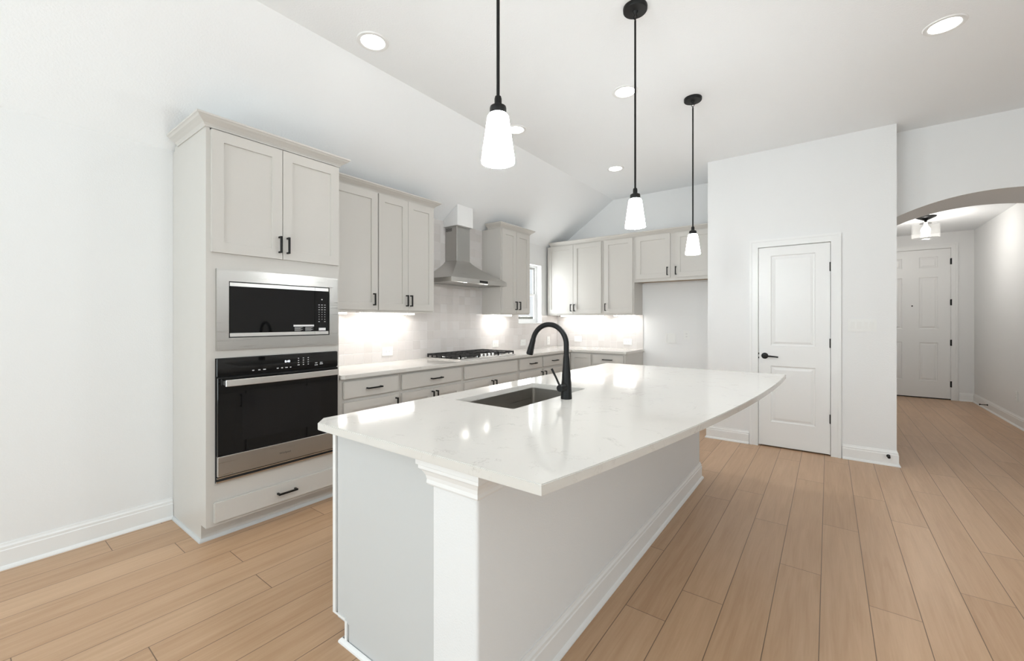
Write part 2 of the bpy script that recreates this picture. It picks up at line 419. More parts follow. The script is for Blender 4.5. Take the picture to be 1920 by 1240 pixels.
bm = B(); wall_holes(bm, -3.0, 5.95, 0, HC, [(-2.4, 0.6, 0.4, 2.5)], lambda u, d, z: (4.0 + d, u, z)); struct(mk('wall_right', bm, WALL))  # opening added for the right-hand fill lamp
# frames of the openings out of view; the right-hand one is added for fill light
for i, (F_, a, b, za) in enumerate(((lambda u, d, z: (u, -3.0 - d, z), -3.1, -0.6, 0.08), (lambda u, d, z: (u, -3.0 - d, z), 0.8, 3.2, 0.08), (lambda u, d, z: (4.0 + d, u, z), -2.4, 0.6, 0.4))):
    bm = B(); zb = 2.48 if za < 0.2 else 2.5
    for x in (a + 0.025, (a + b) / 2, b - 0.025): box(bm, (x - 0.025, 0.0, za), (x + 0.025, 0.05, zb), F_)
    for z in (za + 0.025, zb - 0.025): box(bm, (a + 0.05, 0.0, z - 0.025), (b - 0.05, 0.05, z + 0.025), F_)
    struct(mk('window_%d' % (i + 2), bm, TRIM))

BASE = [(0, 0), (0.026, 0), (0.026, 0.006), (0.021, 0.016), (0.014, 0.021), (0.014, 0.098), (0.011, 0.103), (0.011, 0.116), (0.006, 0.124), (0.004, 0.135), (0, 0.135)]
def baseboard(name, path):
    bm = B(); sweep(bm, path, BASE); return struct(mk(name, bm, TRIM))
baseboard('baseboard_left', [(XW, -3.0), (XW, 0.888)])
baseboard('baseboard_pantry_left', [(PX0, YB), (PX0, PY), (-0.668, PY)])
baseboard('baseboard_pantry_right', [(0.104, PY), (PX1, PY), (PX1, 9.6)])
baseboard('baseboard_entry_end', [(1.685, EY), (1.85, EY)])
baseboard('baseboard_entry_right', [(1.85, EY), (1.85, 5.30), (4.0, 5.30)])
baseboard('baseboard_right', [(4.0, 5.30), (4.0, -3.0)])
baseboard('baseboard_back', [(-2.05, YB), (PX0, YB)])

# window over the range counter
bm = B()
X1, X0 = XW - 0.085, XW - 0.12
def ring(bm, y0, y1, z0, z1, wd, xa, xb):
    box(bm, (xa, y0, z0), (xb, y0 + wd, z1)); box(bm, (xa, y1 - wd, z0), (xb, y1, z1))
    box(bm, (xa, y0 + wd, z0), (xb, y1 - wd, z0 + wd)); box(bm, (xa, y0 + wd, z1 - wd), (xb, y1 - wd, z1))
ring(bm, WY0, WY1, WZ0, WZ1, 0.03, X0, X1); win = struct(mk('window_1', bm, TRIM))
bm = B(); ring(bm, WY0 + 0.03, WY1 - 0.03, 1.665, WZ1 - 0.03, 0.028, X0 + 0.002, X0 + 0.016); mk('upper_sash', bm, simple('sash_grey', (0.45, 0.45, 0.44), 0.5, var=0.04), win)
bm = B(); ring(bm, WY0 + 0.03, WY1 - 0.03, WZ0 + 0.03, 1.69, 0.035, X0 + 0.017, X1 - 0.002); mk('lower_sash', bm, TRIM, win)
bm = B(); box(bm, (X0 + 0.006, WY0 + 0.058, 1.69), (X0 + 0.010, WY1 - 0.058, WZ1 - 0.058)); box(bm, (X0 + 0.022, WY0 + 0.065, WZ0 + 0.065), (X0 + 0.026, WY1 - 0.065, 1.655)); mk('pane', bm, PANE, win)
bm = B(); box(bm, (XW - 0.084, WY0 - 0.0, WZ0 - 0.001), (XW + 0.012, WY1 + 0.0, WZ0 + 0.008)); bev(bm, 0.003, 1); mk('sill', bm, TRIM, win)

# doors: casing, leaf, hardware
def casing(name, F, a, b, top, wdt=0.078):
    bm = B()
    def leg(u0, u1, z0, z1, d0, d1): box(bm, (u0, d0, z0), (u1, d1, z1), F)
    for s, e in ((a, -1), (b, 1)):
        lo, hi = sorted((s, s + e * (wdt - 0.022))); leg(lo, hi, 0, top, 0, 0.012)
        lo, hi = sorted((s + e * wdt, s + e * (wdt - 0.022))); leg(lo, hi, 0, top + wdt, 0.0, 0.020)
        lo, hi = sorted((s, s + e * 0.012)); leg(lo, hi, 0, top, 0.012, 0.016)
    leg(a - wdt + 0.022, b + wdt - 0.022, top, top + wdt - 0.022, 0, 0.012); leg(a - wdt + 0.022, b + wdt - 0.022, top + wdt - 0.022, top + wdt, 0, 0.020); leg(a, b, top, top + 0.012, 0.012, 0.016)
    return struct(mk(name, bm, TRIM))
Fp = lambda u, d, z: (u, PY - d, z)
casing('trim_1', Fp, DX0 + 0.006, DX1 - 0.006, DZ - 0.003)
bm = B(); box(bm, (DX0, -0.119, 0), (DX0 + 0.006, 0, DZ), Fp); box(bm, (DX1 - 0.006, -0.119, 0), (DX1, 0, DZ), Fp); box(bm, (DX0 + 0.006, -0.119, DZ - 0.004), (DX1 - 0.006, 0, DZ), Fp)
box(bm, (DX0 + 0.006, -0.06, 0), (DX0 + 0.022, -0.042, DZ - 0.004), Fp); box(bm, (DX1 - 0.022, -0.06, 0), (DX1 - 0.006, -0.042, DZ - 0.004), Fp); box(bm, (DX0 + 0.022, -0.06, DZ - 0.02), (DX1 - 0.022, -0.042, DZ - 0.004), Fp); struct(mk('trim_2', bm, TRIM))
RAISE = [(0, 0), (0.008, 0.009), (0.018, 0.010), (0.040, 0.003), (0.044, 0.003)]
bm = B(); front(bm, Fp, [-0.581, -0.473, -0.101, 0.015], [0.014, 0.261, 0.832, 1.038, 1.956, 2.044], {(1, 1), (1, 3)}, -0.004, 0.035, RAISE)
d1 = struct(mk('door_1', bm, TRIM))
bm = B()
lathe(bm, [(0, 0), (0.031, 0), (0.031, -0.006), (0.027, -0.010), (0.012, -0.012), (0.012, -0.045), (0, -0.045)], (-0.525, PY + 0.004, 0.932), 32, axis=1)
tube(bm, [(-0.525, PY - 0.038, 0.932), (-0.49, PY - 0.040, 0.931), (-0.45, PY - 0.038, 0.929), (-0.405, PY - 0.036, 0.925)], [0.011, 0.009, 0.0075, 0.007], 14)
mk('lever_handle', bm, BLK, d1, SM, 'black lever handle on a round rose')
for z in (1.81, 1.077, 0.353):
    bm = B(); tube(bm, [(0.020, PY - 0.008, z - 0.045), (0.020, PY - 0.008, z + 0.045)], 0.0075, 12); box(bm, (0.008, PY - 0.002, z - 0.043), (0.021, PY + 0.003, z + 0.043)); mk('hinge', bm, BLK, d1, SM, 'black butt hinge')
bm = B(); box(bm, (-0.586, PY - 0.003, 0.945), (-0.576, PY + 0.003, 0.962)); box(bm, (-0.586, PY - 0.003, 0.903), (-0.576, PY + 0.003, 0.920)); mk('latch_plate', bm, BLK, d1, None, 'black latch plate at the door edge')
Fe = lambda u, d, z: (u, EY - d, z)
casing('trim_3', Fe, FX0 + 0.006, FX1 - 0.006, FZ - 0.003)
bm = B(); box(bm, (FX0, -0.119, 0), (FX0 + 0.006, 0, FZ), Fe); box(bm, (FX1 - 0.006, -0.119, 0), (FX1, 0, FZ), Fe); box(bm, (FX0 + 0.006, -0.119, FZ - 0.004), (FX1 - 0.006, 0, FZ), Fe)
box(bm, (FX0 + 0.006, -0.07, 0), (FX0 + 0.024, -0.050, FZ - 0.004), Fe); box(bm, (FX1 - 0.024, -0.07, 0), (FX1 - 0.006, -0.050, FZ - 0.004), Fe); box(bm, (FX0 + 0.024, -0.07, FZ - 0.022), (FX1 - 0.024, -0.050, FZ - 0.004), Fe); struct(mk('trim_4', bm, TRIM))
bm = B()
front(bm, Fe, [0.682, 0.800, 1.005, 1.215, 1.440, 1.588], [0.018, 0.290, 0.925, 1.150, 2.010, 2.165, 2.345, 2.468],
      {(1, 1), (3, 1), (1, 3), (3, 3), (1, 5), (3, 5)}, -0.006, 0.042, RAISE)
d2 = struct(mk('door_2', bm, TRIM))
for z in (2.252, 1.587, 0.931, 0.258):
    bm = B(); tube(bm, [(1.594, EY - 0.010, z - 0.05), (1.594, EY - 0.010, z + 0.05)], 0.008, 12); box(bm, (1.580, EY - 0.006, z - 0.048), (1.596, EY + 0.001, z + 0.048)); mk('hinge', bm, BLK, d2, SM, 'black butt hinge')
bm = B(); lathe(bm, [(0, -0.004), (0.009, -0.004), (0.011, 0.0), (0.011, 0.004)], (1.13, EY + 0.004, 1.536), 16, axis=1); mk('peephole', bm, DRK, d2, SM)
bm = B(); box(bm, (FX0 + 0.006, EY + 0.006, 0.0), (FX1 - 0.006, EY + 0.10, 0.016)); mk('threshold', bm, DRK, d2)

# ------------------------------------------------------------------ cabinets
def pull(name, F, u0, z0, u1, z1, d, parent):
    """square bar pull with two posts between the two ends"""
    bm = B(); s = 0.0052
    horiz = abs(u1 - u0) > abs(z1 - z0)
    box(bm, (u0 - (0 if horiz else s), d + 0.024, z0 - (s if horiz else 0)), (u1 + (0 if horiz else s), d + 0.034, z1 + (s if horiz else 0)), F)
    for (u, z) in ((u0, z0), (u1, z1)):
        sg = 1 if (u, z) == (u0, z0) else -1
        if horiz: box(bm, (min(u, u + sg * 2 * s), d, z - s), (max(u, u + sg * 2 * s), d + 0.024, z + s), F)
        else: box(bm, (u - s, d, min(z, z + sg * 2 * s)), (u + s, d + 0.024, max(z, z + sg * 2 * s)), F)
    return mk(name, bm, BLK, parent)
SHK = [(0, 0), (0.002, 0.0), (0.004, 0.009), (0.0045, 0.009)]
def shaker(F, ua, ub, za, zb, d, parent, mat=None, fr=0.060, handle=None, name='door'):
    bm = B(); front(bm, F, [ua, ua + fr, ub - fr, ub], [za, za + fr, zb - fr, zb], {(1, 1)}, d + 0.020, 0.020, SHK)
    o = mk(name, bm, mat or CAB, parent)
    if handle is not None: pull('handle', F, *handle, d + 0.020, o)
    return o
def slab(F, ua, ub, za, zb, d, parent, mat=None, handle=None, name='drawer'):
    bm = B(); box(bm, (ua, d, za), (ub, d + 0.020, zb), F); bev(bm, 0.004, 2)
    o = mk(name, bm, mat or CAB, parent)
    if handle is not None: pull('handle', F, *handle, d + 0.020, o)
    return o
def vh(u, z=1.4775, h=0.052): return (u, z - h, u, z + h)
def hh(u, z, h=0.066): return (u - h, z, u + h, z)
CROWN = [(0, 0), (0.006, 0), (0.009, 0.008), (0.017, 0.018), (0.033, 0.030), (0.046, 0.038), (0.053, 0.046), (0.060, 0.050), (0.060, 0.060), (0, 0.060)]

# tall oven cabinet
t = thing('oven_cabinet', 'tall pale grey cabinet holding the microwave and wall oven', 'cabinet', (XW + 0.3, 1.3, 0))
Y0, Y1 = 0.890, 1.712
# open carcass with real niches for the two appliances
bm = B()
def fl(a, b): box(bm, a, b, F_left)
fl((Y0, 0, 0.10), (Y0 + 0.02, FACE_L, 2.40)); fl((Y1 - 0.018, 0, 0.10), (Y1, FACE_L, 2.40))            # sides
fl((Y0, 0, 0.0), (Y0 + 0.02, FACE_L - 0.075, 0.10)); fl((Y1 - 0.018, 0, 0.0), (Y1, FACE_L - 0.075, 0.10))
fl((Y0 + 0.02, 0, 0.1), (Y1 - 0.018, 0.012, 2.40))                                                           # back
fl((Y0 + 0.02, 0.05, 2.38), (Y1 - 0.018, FACE_L, 2.415)); fl((Y0, 0.04, 2.40), (Y1, FACE_L, 2.425))          # top
for z in (0.10, 0.335, 1.098, 1.66): fl((Y0 + 0.02, 0.012, z), (Y1 - 0.018, FACE_L - 0.02, z + 0.015))       # shelves
fr0, fr1 = FACE_L - 0.02, FACE_L                                                                            # face frame
fl((Y0 + 0.02, fr0, 0.10), (Y0 + 0.055, fr1, 2.38)); fl((Y1 - 0.028, fr0, 0.10), (Y1 - 0.018, fr1, 2.38))
for a, b in ((0.10, 0.36), (1.065, 1.135), (1.59, 1.70), (2.37, 2.38)): fl((Y0 + 0.055, fr0, a), (Y1 - 0.028, fr1, b))
mk('body', bm, CAB, t)
bm = B(); box(bm, (Y0 + 0.02, FACE_L - 0.095, 0), (Y1 - 0.018, FACE_L - 0.075, 0.10), F_left); mk('toe_kick', bm, CAB, t)
bm = B(); sweep(bm, [(XW + 0.026, Y0), (XW + FACE_L - 0.075, Y0), (XW + FACE_L - 0.075, Y1)], [(0, 0), (0.014, 0), (0.013, 0.008), (0.005, 0.017), (0.0, 0.019)]); mk('shoe_moulding', bm, ISL, t)
shaker(F_left, 0.913, 1.306, 1.694, 2.403, FACE_L, t, handle=vh(1.286, 1.785, 0.053))
shaker(F_left, 1.310, 1.703, 1.694, 2.403, FACE_L, t, handle=vh(1.337, 1.785, 0.053))
slab(F_left, 0.926, 1.690, 0.120, 0.240, FACE_L, t, handle=hh(1.332, 0.181, 0.060))
bm = B(); sweep(bm, [(XW + 0.105, Y0), (XW + FACE_L, Y0), (XW + FACE_L, Y1), (XW + 0.362, Y1)], [(o, h) for o, h in CROWN], 2.412); mk('crown_moulding', bm, CAB, t)

# base cabinets along the range wall
def base_cab(label, F, u0, u1, depth, doors, drawers, group='base cabinets under the long counter', mat=None):
    c = F((u0 + u1) / 2, depth / 2, 0)
    t = thing('base_cabinet', label, 'cabinet', c, group)
    bm = B(); box(bm, (u0 + 0.0005, 0, 0.10), (u1 - 0.0005, depth, 0.8645), F); mk('body', bm, mat or CAB, t)
    bm = B(); box(bm, (u0 + 0.001, 0.0, 0), (u1 - 0.001, depth - 0.075, 0.0995), F); mk('toe_kick', bm, mat or CAB, t)
    for a, b, c_, d_, h in doors: shaker(F, a, b, c_, d_, depth, t, mat, handle=h)
    for a, b, c_, d_, h in drawers: slab(F, a, b, c_, d_, depth, t, mat, handle=h)
    return t
DT, DB, ZD = 0.843, 0.716, 0.688
hz = 0.615
base_cab('pale grey base cabinet with one drawer, next to the tall oven cabinet', F_left, 1.713, 2.255, FACE_L,
         [(1.742, 2.232, 0.13, ZD, vh(2.205, hz))], [(1.742, 2.232, DB, DT, hh(1.995, 0.778))])
base_cab('pale grey base cabinet with a wide handled drawer, left of the cooktop', F_left, 2.255, 2.998, FACE_L,
         [(2.273, 2.622, 0.13, ZD, vh(2.600, hz)), (2.626, 2.978, 0.13, ZD, vh(2.650, hz))], [(2.273, 2.978, DB, DT, hh(2.650, 0.778))])
base_cab('pale grey base cabinet with a blank drawer front, directly under the cooktop', F_left, 2.998, 3.928, FACE_L,
         [(3.028, 3.460, 0.13, ZD, vh(3.435, hz)), (3.464, 3.900, 0.13, ZD, vh(3.490, hz))], [(3.028, 3.900, DB, DT, None)])
base_cab('pale grey base cabinet with two small drawers, right of the cooktop', F_left, 3.928, 4.948, FACE_L,
         [(3.950, 4.424, 0.13, ZD, vh(4.398, hz)), (4.452, 4.930, 0.13, ZD, vh(4.478, hz))],
         [(3.950, 4.424, DB, DT, hh(4.207, 0.782)), (4.452, 4.930, DB, DT, hh(4.712, 0.780))])
BD = YB - 5.16
XF = XW + FACE_L
t = thing('base_cabinet', 'pale grey corner base cabinet with a folding door leaf on each side', 'cabinet', (-3.1, 5.45, 0), 'base cabinets under the long counter')
bm = B(); L = [(XW + GAP, 4.9485), (XF, 4.9485), (XF, 5.16), (-2.5205, 5.16), (-2.5205, YB - GAP), (XW + GAP, YB - GAP)]
prism(bm, L, lambda x, y: (x, y, 0.10), lambda x, y: (x, y, 0.8645)); mk('body', bm, CAB, t)
bm = B(); L = [(XW + GAP, 4.9485), (XF - 0.075, 4.9485), (XF - 0.075, 5.235), (-2.5205, 5.235), (-2.5205, YB - GAP), (XW + GAP, YB - GAP)]
prism(bm, L, lambda x, y: (x, y, 0.0), lambda x, y: (x, y, 0.0995)); mk('toe_kick', bm, CAB, t)
shaker(F_left, 4.962, 5.134, 0.13, DT, FACE_L, t, fr=0.05); shaker(F_back, XF + 0.024, -2.537, 0.13, DT, BD, t, fr=0.05)
base_cab('pale grey base cabinet with one drawer at the end by the fridge space', F_back, -2.520, -2.062, BD,
         [(-2.512, -2.084, 0.13, ZD, vh(-2.485, hz))], [(-2.512, -2.084, DB, DT, hh(-2.296, 0.782))])

# wall cabinets
def wall_cab(label, F, u0, u1, depth, z0, z1, doors, group):
    t = thing('wall_cabinet', label, 'cabinet', F((u0 + u1) / 2, depth / 2, z0), group)
    bm = B()
    # carcass with a recessed underside and a bottom rail
    box(bm, (u0 + 0.0005, 0, z0 + 0.018), (u1 - 0.0005, depth, z1), F)
    box(bm, (u0 + 0.0005, depth - 0.020, z0), (u1 - 0.0005, depth, z0 + 0.018), F)
    for a, b in ((u0 + 0.0005, u0 + 0.016), (u1 - 0.016, u1 - 0.0005)): box(bm, (a, 0, z0), (b, depth - 0.020, z0 + 0.018), F)
    mk('body', bm, CAB, t)
    for a, b, c, d, h in doors: shaker(F, a, b, c, d, depth, t, handle=h)
    return t
UD, UB, UT = 0.295, 1.370, 2.408
ub, ut = 1.387, 2.404
wall_cab('pale grey wall cabinet with a single door, beside the tall oven cabinet', F_left, 1.713, 2.249, UD, UB, UT, [(1.735, 2.244, ub, ut, vh(2.200))], 'wall cabinets on the range wall')
wall_cab('pale grey wall cabinet with two doors, left of the steel hood', F_left, 2.249, 2.905, UD, UB, UT,
         [(2.255, 2.574, ub, ut, vh(2.553)), (2.577, 2.895, ub, ut, vh(2.602))], 'wall cabinets on the range wall')
wall_cab('narrow pale grey wall cabinet with two doors, right of the steel hood', F_left, 3.980, 4.592, UD, UB, UT,
         [(3.996, 4.282, ub, ut, vh(4.262)), (4.286, 4.578, ub, ut, vh(4.335))], 'wall cabinets on the range wall')
BU = YB - 5.49
wall_cab('pale grey two-door wall cabinet in the far corner beside the window', F_back, XW + 0.02, -2.520, BU, UB, UT - 0.004,
         [(-3.417, -2.985, 1.392, 2.398, vh(-3.012)), (-2.981, -2.541, 1.392, 2.398, vh(-2.955))], 'wall cabinets on the back wall')
wall_cab('pale grey single-door wall cabinet on the back wall, next to the fridge space', F_back, -2.520, -2.072, BU, UB, UT - 0.004,
         [(-2.497, -2.090, 1.392, 2.398, vh(-2.472))], 'wall cabinets on the back wall')
t = wall_cab('short pale grey two-door wall cabinet above the empty fridge space', F_back, -2.072, PX0, BU, 1.800, UT - 0.004,
             [(-2.045, -1.602, 1.838, 2.398, vh(-1.632, 1.920)), (-1.540, -1.100, 1.838, 2.398, vh(-1.528, 1.920))], 'wall cabinets on the back wall')
bm = B(); box(bm, (-2.055, 0.002, 1.812), (PX0 - 0.018, BU - 0.021, 1.8175), F_back); mk('underside', bm, WOODU, t, None, 'bare wood underside')

def crown(label, path, z0, group='crown mouldings'):
    bm = B(); sweep(bm, path, CROWN, z0); tag(mk('crown_moulding', bm, CAB), label, 'moulding', group)
XU = XW + UD
crown('pale crown moulding along the top of the wall cabinets left of the hood', [(XU, Y1 + 0.002), (XU, 2.905), (XW + 0.105, 2.905)], UT + 0.001)
crown('pale crown moulding around the top of the narrow cabinet right of the hood', [(XW + 0.105, 3.980), (XU, 3.980), (XU, 4.592), (XW + 0.105, 4.592)], UT + 0.001)
crown('long pale crown moulding over the back wall cabinets', [(XW + 0.075, YB - BU), (PX0 - 0.002, YB - BU)], UT - 0.010)

# ------------------------------------------------------------------ counters and backsplash
CX = -2.82
bm = B(); L = [(XW + GAP, Y1 + 0.004), (CX - 0.02, Y1 + 0.004), (CX, Y1 + 0.024), (CX, 5.13), (-2.042, 5.13), (-2.042, YB - GAP), (XW + GAP, YB - GAP)]
prism(bm, L, lambda x, y: (x, y, 0.865), lambda x, y: (x, y, ZC)); bev(bm, 0.003, 2)
tag(mk('countertop', bm, QTZ), 'L-shaped white quartz countertop along the range and back walls', 'countertop')
TL = tile_mat('tile_range', 1, ZC); TB = tile_mat('tile_back', 0, ZC)
bm = B()
def tl(a, b, c, d): box(bm, (XW, a, c), (XW + 0.009, b, d))
tl(Y1 + 0.004, 2.905, ZC, UB); tl(2.905, 3.980, ZC, 2.405); tl(3.980, WY0, ZC, UB); tl(WY0, WY1, ZC, WZ0 - 0.002); tl(WY1, YB, ZC, UB)
struct(mk('backsplash_range', bm, TL))
bm = B(); box(bm, (XW + 0.010, YB - 0.009, ZC), (-2.06, YB, UB)); struct(mk('backsplash_back', bm, TB))

# island
IX0, IX1, IY0, IY1 = -1.643, -0.845, 0.957, 3.70
CL = -1.035                                            # where the cabinets meet the drywall half wall
t = thing('kitchen_island', 'white kitchen island base with grey end panel and drywall back', 'island', (-1.25, 2.3, 0))
def F_isl(u, d, z): return (CL - d, u, z)
ID = CL - IX0 - 0.02
SX0, SX1, SY0, SY1 = -1.520, -1.148, 1.545, 2.255         # sink opening
bm = B()
for a, b, za, zb in ((IY0 + 0.012, SY0 - 0.06, 0.10, 0.8645), (SY0 - 0.06, SY1 + 0.06, 0.10, 0.600), (SY1 + 0.06, IY1, 0.10, 0.8645)): box(bm, (a, 0.0, za), (b, ID, zb), F_isl)
box(bm, (SY0 - 0.06, ID - 0.02, 0.600), (SY1 + 0.06, ID, 0.8645), F_isl)
mk('cabinet_body', bm, CAB, t)
bm = B(); box(bm, (IY0 + 0.012, 0, 0), (IY1, ID - 0.075, 0.0995), F_isl); mk('toe_kick', bm, CAB, t)
# end panel with its toe notch and edge strips
bm = B()
prism(bm, [(IX0 + 0.033, 0.8645), (CL, 0.8645), (CL, 0.0), (-1.530, 0.0), (-1.530, 0.084), (IX0 + 0.033, 0.084)], lambda x, z: (x, IY0 + 0.003, z), lambda x, z: (x, IY0 + 0.012, z))
mk('end_panel', bm, ISL, t)
bm = B()
box(bm, (IX0, IY0, 0.092), (IX0 + 0.020, IY0 + 0.040, 0.8645)); box(bm, (IX0 + 0.020, IY0, 0.092), (-1.555, IY0 + 0.003, 0.100)); box(bm, (-1.556, IY0, 0.0), (-1.541, IY0 + 0.040, 0.092))
mk('edge_strip', bm, TRIM, t)
bm = B(); box(bm, (IX0 + 0.020, IY0 + 0.008, 0.1005), (IX0 + 0.033, IY0 + 0.011, 0.8645)); box(bm, (-1.541, IY0 + 0.008, 0.0), (-1.530, IY0 + 0.011, 0.0915)); mk('shadow_gap', bm, simple('gap_shade', (0.3, 0.3, 0.29), 0.6, var=0.03), t)  # grey strip with the groove's shade put into its colour
bm = B(); sweep(bm, [(-1.572, IY0 + 0.02), (-1.572, IY0), (CL - 0.0, IY0)], [(0, 0), (0.012, 0), (0.011, 0.008), (0.004, 0.016), (0, 0.018)]); mk('shoe_moulding', bm, TRIM, t)
# drywall half wall with a rounded corner
bm = B()
r = 0.012; pts = [(CL, IY0 - 0.002), (IX1 - r, IY0 - 0.002)] + [(IX1 - r + r * math.sin(a), IY0 - 0.002 + r - r * math.cos(a)) for a in (PI / 8, PI / 4, 3 * PI / 8, PI / 2)]
pts += [(IX1, IY1 - r)] + [(IX1 - r + r * math.cos(a), IY1 - r + r * math.sin(a)) for a in (PI / 8, PI / 4, 3 * PI / 8, PI / 2)] + [(CL, IY1)]
prism(bm, pts, lambda x, y: (x, y, 0), lambda x, y: (x, y, 0.8645)); mk('half_wall', bm, TEX, t, SM)
bm = B(); sweep(bm, [(CL + 0.001, IY0 - 0.002), (IX1, IY0 - 0.002), (IX1, IY1), (CL, IY1)], BASE); mk('baseboard', bm, TRIM, t)
CAPP = [(0, 0), (0.008, 0), (0.011, 0.006), (0.010, 0.018), (0.013, 0.032), (0.022, 0.048), (0.030, 0.056), (0.030, 0.066), (0.036, 0.070), (0.036, 0.1045), (0, 0.1045)]
bm = B(); sweep(bm, [(CL - 0.012, IY0 + 0.003), (CL - 0.012, IY0 - 0.0021), (IX1, IY0 - 0.0021), (IX1, IY1)], CAPP, 0.760); mk('cap_moulding', bm, TRIM, t)
# range-side fronts of the island
n = 5; uu = [IY0 + 0.05 + (IY1 - IY0 - 0.08) * i / n for i in range(n + 1)]
for i in range(n):
    a, b = uu[i] + 0.008, uu[i + 1] - 0.008
    slab(F_isl, a, b, DB, DT, ID, t, handle=hh((a + b) / 2, 0.78) if i not in (1, 2) else None)
    shaker(F_isl, a, b, 0.13, ZD, ID, t, handle=vh(b - 0.03 if i % 2 == 0 else a + 0.03, hz))

# island countertop: bowed seating edge, clipped near corner, sink cut-out
N = 36
LX, NY, FY = -1.672, 0.876, 3.735
bow = [(-0.252 - 0.039 * (3.73 - y) ** 2 * 0.985, y) for y in [NY + (FY - NY) * i / N for i in range(N + 1)]]
outer = [(LX + 0.060, NY), ] + bow + [(LX, FY), (LX, NY + 0.055)]
bm = B()
ov = [bm.verts.new((x, y, ZC)) for x, y in outer]; oe = [bm.edges.new((ov[i], ov[(i + 1) % len(ov)])) for i in range(len(ov))]
inn = []
rc = 0.012
for cx, cy, a0 in ((SX1 - rc, SY0 + rc, -PI / 2), (SX1 - rc, SY1 - rc, 0), (SX0 + rc, SY1 - rc, PI / 2), (SX0 + rc, SY0 + rc, PI)):
    for q in range(4): a = a0 + PI / 2 * q / 3; inn.append((cx + rc * math.cos(a), cy + rc * math.sin(a)))
iv = [bm.verts.new((x, y, ZC)) for x, y in inn]; ie = [bm.edges.new((iv[i], iv[(i + 1) % len(iv)])) for i in range(len(iv))]
bmesh.ops.triangle_fill(bm, use_beauty=True, use_dissolve=False, edges=oe + ie)
ex = bmesh.ops.extrude_face_region(bm, geom=list(bm.faces))
bmesh.ops.translate(bm, verts=[g for g in ex['geom'] if isinstance(g, bmesh.types.BMVert)], vec=(0, 0, -0.030))
bmesh.ops.recalc_face_normals(bm, faces=bm.faces)
es = [e for e in bm.edges if len(e.link_faces) == 2 and 1.2 < e.calc_face_angle(0) < 1.9 and abs(e.verts[0].co.z - e.verts[1].co.z) < 1e-4]
bmesh.ops.bevel(bm, geom=es, offset=0.0025, segments=2, affect='EDGES', clamp_overlap=True)
tag(mk('countertop', bm, QTZ), 'white quartz island countertop with a bowed edge and sink cut-out', 'countertop')

# undermount sink
t = thing('kitchen_sink', 'rectangular brushed steel undermount sink in the island countertop', 'sink', ((SX0 + SX1) / 2, (SY0 + SY1) / 2, 0.64))
bm = B()
def rrect(x0, x1, y0, y1, r, z, n=5):
    o = []
    for cx, cy, a0 in ((x1 - r, y0 + r, -PI / 2), (x1 - r, y1 - r, 0), (x0 + r, y1 - r, PI / 2), (x0 + r, y0 + r, PI)):
        for q in range(n): a = a0 + PI / 2 * q / (n - 1); o.append(bm.verts.new((cx + r * math.cos(a), cy + r * math.sin(a), z)))
    return o
e = 0.004
loops = [rrect(SX0 - 0.025, SX1 + 0.025, SY0 - 0.025, SY1 + 0.025, 0.02, 0.8645), rrect(SX0 - e, SX1 + e, SY0 - e, SY1 + e, 0.018, 0.8645), rrect(SX0 - e, SX1 + e, SY0 - e, SY1 + e, 0.018, 0.690),
         rrect(SX0 + 0.012, SX1 - 0.012, SY0 + 0.012, SY1 - 0.012, 0.015, 0.668), rrect(SX0 + 0.12, SX1 - 0.12, SY0 + 0.12, SY1 - 0.12, 0.01, 0.662)]
for A, C in zip(loops, loops[1:]):
    for i in range(len(A)): j = (i + 1) % len(A); bm.faces.new([A[i], A[j], C[j], C[i]])
bm.faces.new(loops[-1])
o = mk('basin', bm, SNK, t, SM)
sm = o.modifiers.new('thickness', 'SOLIDIFY'); sm.thickness = 0.0015; sm.offset = -1
bm = B(); lathe(bm, [(0.045, 0.0), (0.043, 0.003), (0.03, 0.001), (0.0, -0.004)], ((SX0 + SX1) / 2, (SY0 + SY1) / 2, 0.6625), 28); mk('drain', bm, CHR, t, SM)

# faucet
FXc, FYc = -1.080, 1.910
t = thing('faucet', 'matte black gooseneck pull-down faucet at the island sink', 'faucet', (FXc, FYc, ZC))
bm = B()
lathe(bm, [(0, 0), (0.0285, 0), (0.029, 0.003), (0.0285, 0.012), (0.0265, 0.05), (0.0262, 0.075), (0.0235, 0.10), (0.0228, 0.125), (0.020, 0.150), (0.0165, 0.205), (0.0140, 0.225), (0, 0.225)], (FXc, FYc, ZC), 36)
mk('base', bm, BLK, t, SM)
bm = B(); Rr = 0.104; zc = 1.172; pts = [(FXc, FYc, ZC + 0.222), (FXc, FYc, zc - 0.03), (FXc, FYc, zc)]
for i in range(1, 25):
    a = math.radians(167) * i / 24; pts.append((FXc - Rr + Rr * math.cos(a), FYc, zc + Rr * math.sin(a)))
tube(bm, pts, 0.0135, 20); mk('spout', bm, BLK, t, SM)
p0 = Vector(pts[-1]); dr = (Vector(pts[-1]) - Vector(pts[-2])).normalized()
bm = B(); tube(bm, [p0 - dr * 0.002, p0 + dr * 0.004, p0 + dr * 0.03, p0 + dr * 0.080, p0 + dr * 0.086], [0.0135, 0.0148, 0.0155, 0.0195, 0.0185], 24); mk('spray_head', bm, BLK, t, SM)
bm = B(); tube(bm, [(FXc, FYc - 0.015, ZC + 0.062), (FXc, FYc - 0.066, ZC + 0.062), (FXc, FYc - 0.070, ZC + 0.062)], [0.0185, 0.0185, 0.0165], 24); v = mk('valve', bm, BLK, t, SM)
bm = B(); tube(bm, [(FXc - 0.005, FYc - 0.058, ZC + 0.072), (FXc - 0.022, FYc - 0.064, ZC + 0.112), (FXc - 0.044, FYc - 0.072, ZC + 0.158)], [0.0055, 0.0050, 0.0058], 12); mk('lever', bm, BLK, v, SM)

